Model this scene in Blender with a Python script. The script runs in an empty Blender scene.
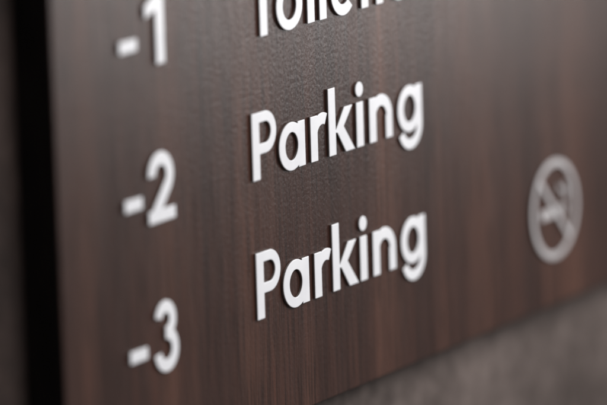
import bpy, math, numpy as np
from mathutils import Vector, Matrix

H = 0.02            # cap height of the lettering in metres; layout below is in cap heights
scene = bpy.context.scene
scene.view_settings.view_transform = 'Standard'
scene.view_settings.look = 'None'
scene.view_settings.exposure = 0

# ------------------------------------------------------------------ materials
def new_mat(name):
    m = bpy.data.materials.new(name); m.use_nodes = True
    nt = m.node_tree
    return m, nt, nt.nodes["Principled BSDF"]

def N(nt, t, **kw):
    n = nt.nodes.new(t)
    for k, v in kw.items():
        setattr(n, k, v)
    return n

def mapped_noise(nt, scale3, detail=4, rough=.5, dist=0.0, sc=1.0):
    tc = N(nt, 'ShaderNodeTexCoord'); mp = N(nt, 'ShaderNodeMapping')
    mp.inputs['Scale'].default_value = [s / H for s in scale3]
    nt.links.new(tc.outputs['Object'], mp.inputs['Vector'])
    no = N(nt, 'ShaderNodeTexNoise')
    no.inputs['Scale'].default_value = sc
    no.inputs['Detail'].default_value = detail
    no.inputs['Roughness'].default_value = rough
    no.inputs['Distortion'].default_value = dist
    nt.links.new(mp.outputs['Vector'], no.inputs['Vector'])
    return no.outputs['Fac']

def ramp(nt, fac, stops):
    r = N(nt, 'ShaderNodeValToRGB')
    e = r.color_ramp.elements
    while len(e) < len(stops): e.new(.5)
    for i, (p, c) in enumerate(stops):
        e[i].position = p
        e[i].color = (*c, 1) if len(c) == 3 else c
    nt.links.new(fac, r.inputs['Fac'])
    return r.outputs['Color']

def mix(nt, a, b, fac, mode='MIX'):
    m = N(nt, 'ShaderNodeMix', data_type='RGBA', blend_type=mode)
    if isinstance(fac, float): m.inputs[0].default_value = fac
    else: nt.links.new(fac, m.inputs[0])
    nt.links.new(a, m.inputs[6]); nt.links.new(b, m.inputs[7])
    return m.outputs[2]

def bump(nt, h, strength, dist, prev=None):
    b = N(nt, 'ShaderNodeBump')
    b.inputs['Strength'].default_value = strength
    b.inputs['Distance'].default_value = dist
    nt.links.new(h, b.inputs['Height'])
    if prev: nt.links.new(prev, b.inputs['Normal'])
    return b.outputs['Normal']

# dark walnut laminate
wood, nt, bs = new_mat("dark_walnut_laminate")
broad = ramp(nt, mapped_noise(nt, (.62, .3, .035), 3, .55, .35), [(.30, (.024, .0095, .0068)), (.50, (.045, .0190, .0135)), (.72, (.086, .038, .0255))])
fine = ramp(nt, mapped_noise(nt, (7.5, 1, .20), 6, .7), [(.34, (.50, .46, .44)), (.50, (.93, .93, .93)), (.68, (1.38, 1.31, 1.28))])
pores = ramp(nt, mapped_noise(nt, (26, 2, .9), 2, .5), [(.37, (.35, .32, .3)), (.47, (1, 1, 1))])
c = mix(nt, broad, fine, 1.0, 'MULTIPLY')
c = mix(nt, c, pores, .8, 'MULTIPLY')
nt.links.new(c, bs.inputs['Base Color'])
rr = ramp(nt, mapped_noise(nt, (4, 1, .5), 4, .6), [(.3, (.30,)*3), (.7, (.38,)*3)])
nt.links.new(rr, bs.inputs['Roughness'])
b1 = bump(nt, mapped_noise(nt, (19, 19, 15), 2, .5), .27, .0004)
b2 = bump(nt, mapped_noise(nt, (28, 2, 1.3), 3, .6), .30, .0004, b1)
nt.links.new(b2, bs.inputs['Normal'])

edge_mat, nt, bs = new_mat("black_board_edge")
col = ramp(nt, mapped_noise(nt, (3, 3, 1), 3), [(.3, (.0045, .0033, .003)), (.7, (.012, .009, .0083))])
nt.links.new(col, bs.inputs['Base Color'])
bs.inputs['Roughness'].default_value = .8
bs.inputs['Specular IOR Level'].default_value = .15

white, nt, bs = new_mat("satin_white_letter_face")
col = ramp(nt, mapped_noise(nt, (1.0, 1.0, 1.0), 4), [(.3, (.72, .73, .765)), (.7, (.89, .90, .92))])
nt.links.new(col, bs.inputs['Base Color'])
bs.inputs['Roughness'].default_value = .30
nt.links.new(bump(nt, mapped_noise(nt, (9, 9, 9), 3), .12, .0003), bs.inputs['Normal'])

side, nt, bs = new_mat("satin_metal_letter_side")
col = ramp(nt, mapped_noise(nt, (4, 4, 4), 3), [(.3, (.13, .105, .095)), (.7, (.28, .24, .22))])
nt.links.new(col, bs.inputs['Base Color'])
bs.inputs['Metallic'].default_value = .6
bs.inputs['Roughness'].default_value = .26

grey, nt, bs = new_mat("grey_white_pictogram_face")
col = ramp(nt, mapped_noise(nt, (1.5, 1.5, 1.5), 4), [(.3, (.45, .435, .44)), (.7, (.54, .525, .53))])
nt.links.new(col, bs.inputs['Base Color'])
bs.inputs['Roughness'].default_value = .4

wallm, nt, bs = new_mat("grey_brown_textured_wall")
w1 = ramp(nt, mapped_noise(nt, (.5, .5, .4), 5, .6, .5), [(.3, (.060, .046, .041)), (.7, (.150, .120, .109))])
w2 = ramp(nt, mapped_noise(nt, (3, 3, 2), 5, .7), [(.35, (.66, .64, .63)), (.65, (1.25, 1.25, 1.25))])
wc = mix(nt, w1, w2, 1.0, 'MULTIPLY')
# shade left of the sign, painted into the wall's base colour
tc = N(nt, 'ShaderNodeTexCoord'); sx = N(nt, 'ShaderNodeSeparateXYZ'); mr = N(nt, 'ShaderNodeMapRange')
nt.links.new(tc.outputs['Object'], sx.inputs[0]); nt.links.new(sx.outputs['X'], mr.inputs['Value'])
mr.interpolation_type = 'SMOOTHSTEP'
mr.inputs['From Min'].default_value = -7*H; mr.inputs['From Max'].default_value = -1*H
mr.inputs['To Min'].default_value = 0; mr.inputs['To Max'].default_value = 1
left_shade = ramp(nt, mr.outputs['Result'], [(0, (.27, .22, .205)), (1, (1, 1, 1))])
nt.links.new(mix(nt, wc, left_shade, 1.0, 'MULTIPLY'), bs.inputs['Base Color'])
bs.inputs['Roughness'].default_value = .7
bs.inputs['Specular IOR Level'].default_value = .3
nt.links.new(bump(nt, mapped_noise(nt, (4, 4, 2.5), 5, .65), .5, .002), bs.inputs['Normal'])

# ------------------------------------------------------------------ 2-D glyph shapes (distance fields)
def box(x0, y0, x1, y1):
    return lambda x, y: np.maximum(np.maximum(x0 - x, x - x1), np.maximum(y0 - y, y - y1))
def disc(cx, cy, rx, ry=None):
    ry = ry or rx
    return lambda x, y: (np.sqrt(((x-cx)/rx)**2 + ((y-cy)/ry)**2) - 1) * min(rx, ry)
def U(*f): return lambda x, y: np.minimum.reduce([g(x, y) for g in f])
def I(*f): return lambda x, y: np.maximum.reduce([g(x, y) for g in f])
def D(a, b): return lambda x, y: np.maximum(a(x, y), -b(x, y))
def ring(cx, cy, R, t, ry=None, ty=None):
    ry = ry or R; ty = ty or t
    return D(disc(cx, cy, R, ry), disc(cx, cy, R - t, ry - ty))
def arc(cx, cy, R, t, a0, a1):
    mid = math.radians((a0 + a1) / 2); half = math.radians(abs(a1 - a0) / 2)
    def w(x, y):
        a = np.arctan2(y - cy, x - cx) - mid
        a = (a + np.pi) % (2*np.pi) - np.pi
        return (np.abs(a) - half) * R * .8
    return I(ring(cx, cy, R, t), w)
def poly(*p):            # convex, anticlockwise
    fs = []
    for i in range(len(p)):
        (x0, y0), (x1, y1) = p[i], p[(i+1) % len(p)]
        dx, dy = x1-x0, y1-y0; L = math.hypot(dx, dy)
        fs.append(lambda x, y, x0=x0, y0=y0, a=dy/L, b=-dx/L: (x-x0)*a + (y-y0)*b)
    return I(*fs)
def seg(x0, y0, x1, y1, w):
    dx, dy = x1-x0, y1-y0; L = math.hypot(dx, dy); nx, ny = -dy/L*w/2, dx/L*w/2
    return poly((x0-nx, y0-ny), (x1-nx, y1-ny), (x1+nx, y1+ny), (x0+nx, y0+ny))

W = .210; XH = .69
bowl = ring(.37, .345, .375, .185, .365, .155)
G = {
 'P': U(box(0, 0, W, 1), D(U(box(0, .375, .39, 1), disc(.39, .6875, .3125)),
                           U(box(W, .53, .39, .845), disc(.39, .6875, .1575)))),
 'a': U(bowl, box(.565, 0, .77, XH)),
 'r': U(box(0, 0, W, XH), arc(.36, .37, .34, .18, 64, 180)),
 'k': U(box(0, 0, W, 1.03), poly((W-.02, .34), (.36, .30), (.74, XH), (.49, XH)), poly((.51, 0), (.79, 0), (.40, .47), (.25, .34))),
 'i': U(box(.015, 0, .015+W, XH), disc(.12, .885, .115)),
 'n': U(box(0, 0, W, XH), arc(.365, .355, .355, .18, -2, 180), box(.515, 0, .72, .36)),
 'g': U(bowl, box(.565, .08, .77, XH), arc(.385, .09, .385, .16, -92, 2), arc(.385, .09, .385, .16, -156, -88)),
 'T': U(box(0, .83, .84, 1), box(.315, 0, .525, 1)),
 'o': ring(.385, .345, .385, .185, .365, .155),
 'l': box(0, 0, W, 1.03),
 'e': U(arc(.375, .345, .37, .175, 0, 318), box(.12, .285, .735, .41)),
 't': U(box(.11, 0, .32, .92), box(0, .54, .43, XH)),
 '1': U(box(.38, 0, .60, 1), poly((.10, .68), (.45, .79), (.45, 1), (.38, 1), (.10, .86))),
 '2': U(arc(.35, .665, .34, .19, -44, 180), seg(.545, .515, .13, .07, .195), box(.0, 0, .71, .18)),
 '3': U(arc(.34, .735, .28, .175, -92, 168), arc(.345, .305, .325, .18, -170, 92)),
 '-': box(0, 0, .46, .175),
}

def dp(pts, tol):
    n = len(pts)
    if n < 3: return pts
    A = np.array(pts); keep = np.zeros(n, bool); keep[0] = keep[-1] = True
    st = [(0, n-1)]
    while st:
        a, b = st.pop()
        if b - a < 2: continue
        d = A[b]-A[a]; L = math.hypot(*d)
        q = A[a+1:b]-A[a]
        dist = np.abs(q[:, 0]*d[1]-q[:, 1]*d[0])/L if L > 1e-9 else np.hypot(q[:, 0], q[:, 1])
        k = int(dist.argmax())
        if dist[k] > tol:
            k += a+1; keep[k] = True; st += [(a, k), (k, b)]
    return [tuple(p) for p, s in zip(pts, keep) if s]

def contour(f, x0, y0, x1, y1, st=.009):
    xs = np.arange(x0 - 3*st + .00137, x1 + 3*st, st); ys = np.arange(y0 - 3*st + .00119, y1 + 3*st, st)
    X, Y = np.meshgrid(xs, ys, indexing='ij')
    V = f(X, Y); V = np.where(np.abs(V) < 1e-7, 1e-7, V)
    nxt = {}; P = {}
    def e(i, j, d):
        k = (i, j, d)
        if k not in P:
            i2, j2 = (i+1, j) if d == 0 else (i, j+1)
            a, b = V[i, j], V[i2, j2]; t = a/(a-b)
            P[k] = (xs[i] + (xs[i2]-xs[i])*t, ys[j] + (ys[j2]-ys[j])*t)
        return k
    S = V < 0
    cells = S[:-1, :-1].astype(int) + S[1:, :-1]*2 + S[1:, 1:]*4 + S[:-1, 1:]*8
    for i, j in zip(*np.nonzero((cells > 0) & (cells < 15))):
        c = cells[i, j]
        B, R, T, L = (lambda: e(i, j, 0)), (lambda: e(i+1, j, 1)), (lambda: e(i, j+1, 0)), (lambda: e(i, j, 1))
        tab = {1: [(B, L)], 2: [(R, B)], 3: [(R, L)], 4: [(T, R)], 5: [(B, L), (T, R)], 6: [(T, B)], 7: [(T, L)],
               8: [(L, T)], 9: [(B, T)], 10: [(R, B), (L, T)], 11: [(R, T)], 12: [(L, R)], 13: [(B, R)], 14: [(L, B)]}[int(c)]
        for a, b in tab: nxt[a()] = b()
    loops = []
    while nxt:
        s, k = nxt.popitem(); lp = [s]
        while k != s:
            lp.append(k)
            if k not in nxt: break
            k = nxt.pop(k)
        pts = [P[q] for q in lp]
        h = len(pts)//2
        out = dp(pts[:h+1], .0007)[:-1] + dp(pts[h:] + pts[:1], .0007)[:-1]
        clean = []
        for p in out:
            if not clean or math.hypot(p[0]-clean[-1][0], p[1]-clean[-1][1]) > .003: clean.append(p)
        if len(clean) > 3: loops.append(clean)
    return loops

def glyph_mesh(name, f, bounds, depth, mats, bev=.010):
    cu = bpy.data.curves.new(name + "_outline", 'CURVE')
    cu.dimensions = '2D'; cu.fill_mode = 'BOTH'
    cu.extrude = (depth/2 - bev) * H; cu.bevel_depth = bev * H; cu.bevel_resolution = 1; cu.offset = -bev * H
    for lp in contour(f, *bounds):
        sp = cu.splines.new('POLY'); sp.points.add(len(lp)-1)
        for q, (x, y) in enumerate(lp): sp.points[q].co = (x*H, y*H, 0, 1)
        sp.use_cyclic_u = True
    ob = bpy.data.objects.new(name + "_tmp", cu)
    scene.collection.objects.link(ob)
    bpy.context.view_layer.update()
    me = bpy.data.meshes.new_from_object(ob.evaluated_get(bpy.context.evaluated_depsgraph_get()))
    bpy.data.objects.remove(ob); bpy.data.curves.remove(cu)
    me.name = name
    # stand the glyph up: its face looks along -Y, its back lies on y = 0
    me.transform(Matrix(((1, 0, 0, 0), (0, 0, -1, -depth/2*H), (0, 1, 0, 0), (0, 0, 0, 1))))
    me.materials.clear()
    for m in mats: me.materials.append(m)
    for p in me.polygons:
        p.use_smooth = False
        p.material_index = 0 if p.normal.y < -.35 else 1
    return me

# ------------------------------------------------------------------ objects
def link(o, parent=None):
    scene.collection.objects.link(o)
    if parent: o.parent = parent
    return o

def slab(name, x0, x1, y0, y1, z0, z1, mats, bev=0, front_idx=0, side_idx=0):
    import bmesh
    bm = bmesh.new(); bmesh.ops.create_cube(bm, size=1)
    for v in bm.verts:
        v.co = ((x0+x1)/2 + v.co.x*(x1-x0), (y0+y1)/2 + v.co.y*(y1-y0), (z0+z1)/2 + v.co.z*(z1-z0))
        v.co *= H
    if bev: bmesh.ops.bevel(bm, geom=bm.edges[:], offset=bev*H, segments=3, affect='EDGES', profile=.5)
    me = bpy.data.meshes.new(name); bm.normal_update(); bm.to_mesh(me); bm.free()
    for m in mats: me.materials.append(m)
    for p in me.polygons: p.material_index = front_idx if p.normal.y < -.8 else side_idx
    return bpy.data.objects.new(name, me)

T = .62
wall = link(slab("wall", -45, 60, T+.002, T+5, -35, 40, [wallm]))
wall["label"] = "rough grey-brown interior wall carrying the dark wooden sign"
wall["category"] = "wall"

sign = bpy.data.objects.new("directory_sign", None)
sign.empty_display_size = .02
sign.location = (-6.73*H, T*H, -3.14*H)
link(sign)
sign["label"] = "dark walnut floor directory sign with raised white lettering on wall"
sign["category"] = "sign"
def part(o):
    link(o, sign); o.location = Vector(o.location) - Vector(sign.location); return o

board = slab("board", -6.73, 19, 0, T, -3.14, 9.0, [wood, edge_mat], bev=.03, front_idx=0, side_idx=1)
part(board)

DEP = .048
cache = {}
def put(ch, name, X, Z, label=None, sc=1.0):
    if ch not in cache:
        cache[ch] = glyph_mesh(name, G[ch], (-.1, -.4, 1.0, 1.1), DEP, [white, side])
    o = bpy.data.objects.new(name, cache[ch])
    o.location = (X*H, -.0004*H, Z*H)
    o.scale = (sc, 1, sc)
    if label: o["label"] = label
    part(o); return o

word_names = {'T': 'capital letter T', 'P': 'capital letter P'}
def word(items, Z):
    for ch, X in items:
        put(ch, "letter", X, Z, "raised white " + word_names.get(ch, "lowercase letter " + ch))

PK = [('P', -1.52), ('a', -.74), ('r', .20), ('k', .755), ('i', 1.60), ('n', 2.02), ('g', 2.93)]
word(PK, .57)
word(PK, -1.505)
word([('T', -1.50), ('o', -.70), ('i', .20), ('l', .58), ('e', .93), ('t', 1.76), ('t', 2.23), ('e', 2.70), ('n', 3.62)], 2.67)
for ch, Z, X in (('1', 2.69, -4.47), ('2', .44, -4.44), ('3', -1.72, -4.44)):
    put(ch, "numeral", X, Z, "raised white numeral " + ch)
    put('-', "minus_sign", -5.07, Z + .27, "short raised white minus sign")

# no-smoking pictogram
ringf = U(ring(0, 0, .835, .11), I(seg(-.58, .58, .58, -.58, .10), disc(0, 0, .80)))
me = glyph_mesh("no_smoking_pictogram", ringf, (-.95, -.95, .95, .95), DEP, [grey, side])
pic = bpy.data.objects.new("no_smoking_pictogram", me)
pic.location = (8.22*H, -.0004*H, -1.53*H)
pic["label"] = "round pale grey no smoking symbol with diagonal bar"
part(pic)
band = seg(-.7, .7, .7, -.7, .15)
cig = D(U(box(-.50, -.13, .24, .03), box(.28, -.13, .34, .03), box(.39, -.13, .45, .03)), band)
smoke = D(U(arc(.26, .20, .13, .06, 0, 90), arc(.26, .38, .12, .06, 180, 270), box(.33, .09, .39, .20), arc(.37, .28, .13, .06, 0, 90), box(.44, .09, .50, .29)), band)
for nm, f in (("cigarette", cig), ("cigarette_smoke", smoke)):
    me = glyph_mesh(nm, f, (-.8, -.8, .8, .8), DEP*.8, [grey, side])
    o = bpy.data.objects.new(nm, me); scene.collection.objects.link(o); o.parent = pic

# ------------------------------------------------------------------ camera
th, ph, ro = math.radians(60), math.radians(10.3), math.radians(1.75)
f = Vector((math.sin(th)*math.cos(ph), math.cos(th)*math.cos(ph), -math.sin(ph)))
r0 = Vector((math.cos(th), -math.sin(th), 0)); u0 = r0.cross(f)
r = r0*math.cos(ro) - u0*math.sin(ro); u = u0*math.cos(ro) + r0*math.sin(ro)
cam = bpy.data.cameras.new("camera"); co = bpy.data.objects.new("camera", cam)
scene.collection.objects.link(co)
pos = -f * 70 * H
M = Matrix.Identity(4)
for i in range(3):
    M[i][0], M[i][1], M[i][2], M[i][3] = r[i], u[i], -f[i], pos[i]
co.matrix_world = M
cam.sensor_width = 36; cam.lens = 277.6
cam.clip_start = .05; cam.clip_end = 50
cam.dof.use_dof = True
cam.dof.focus_distance = 70.0 * H
cam.dof.aperture_fstop = 6.4
scene.camera = co

# ------------------------------------------------------------------ light
def area(name, loc, target, sx, sy, power, color=(1, 1, 1)):
    l = bpy.data.lights.new(name, 'AREA'); l.shape = 'RECTANGLE'
    l.size = sx*H; l.size_y = sy*H; l.energy = power; l.color = color
    o = bpy.data.objects.new(name, l); scene.collection.objects.link(o)
    o.location = Vector(loc)*H
    o.rotation_euler = (Vector(target)*H - o.location).to_track_quat('-Z', 'Y').to_euler()
    return o
area("sheen_light", (22, -13.5, 5.5), (0, 0, 1.5), 9, 14, .92, (1, .97, .96))  # added unseen lamp, no real window; gives the upper board its sheen
area("front_softbox", (5, -46, 34), (2, 0, 0), 38, 30, 14.0, (1, .985, .985))  # softbox added in front and above to brighten the letter faces

w = bpy.data.worlds.new("World"); scene.world = w; w.use_nodes = True
bg = w.node_tree.nodes["Background"]
bg.inputs[0].default_value = (1, .95, .93, 1); bg.inputs[1].default_value = .16
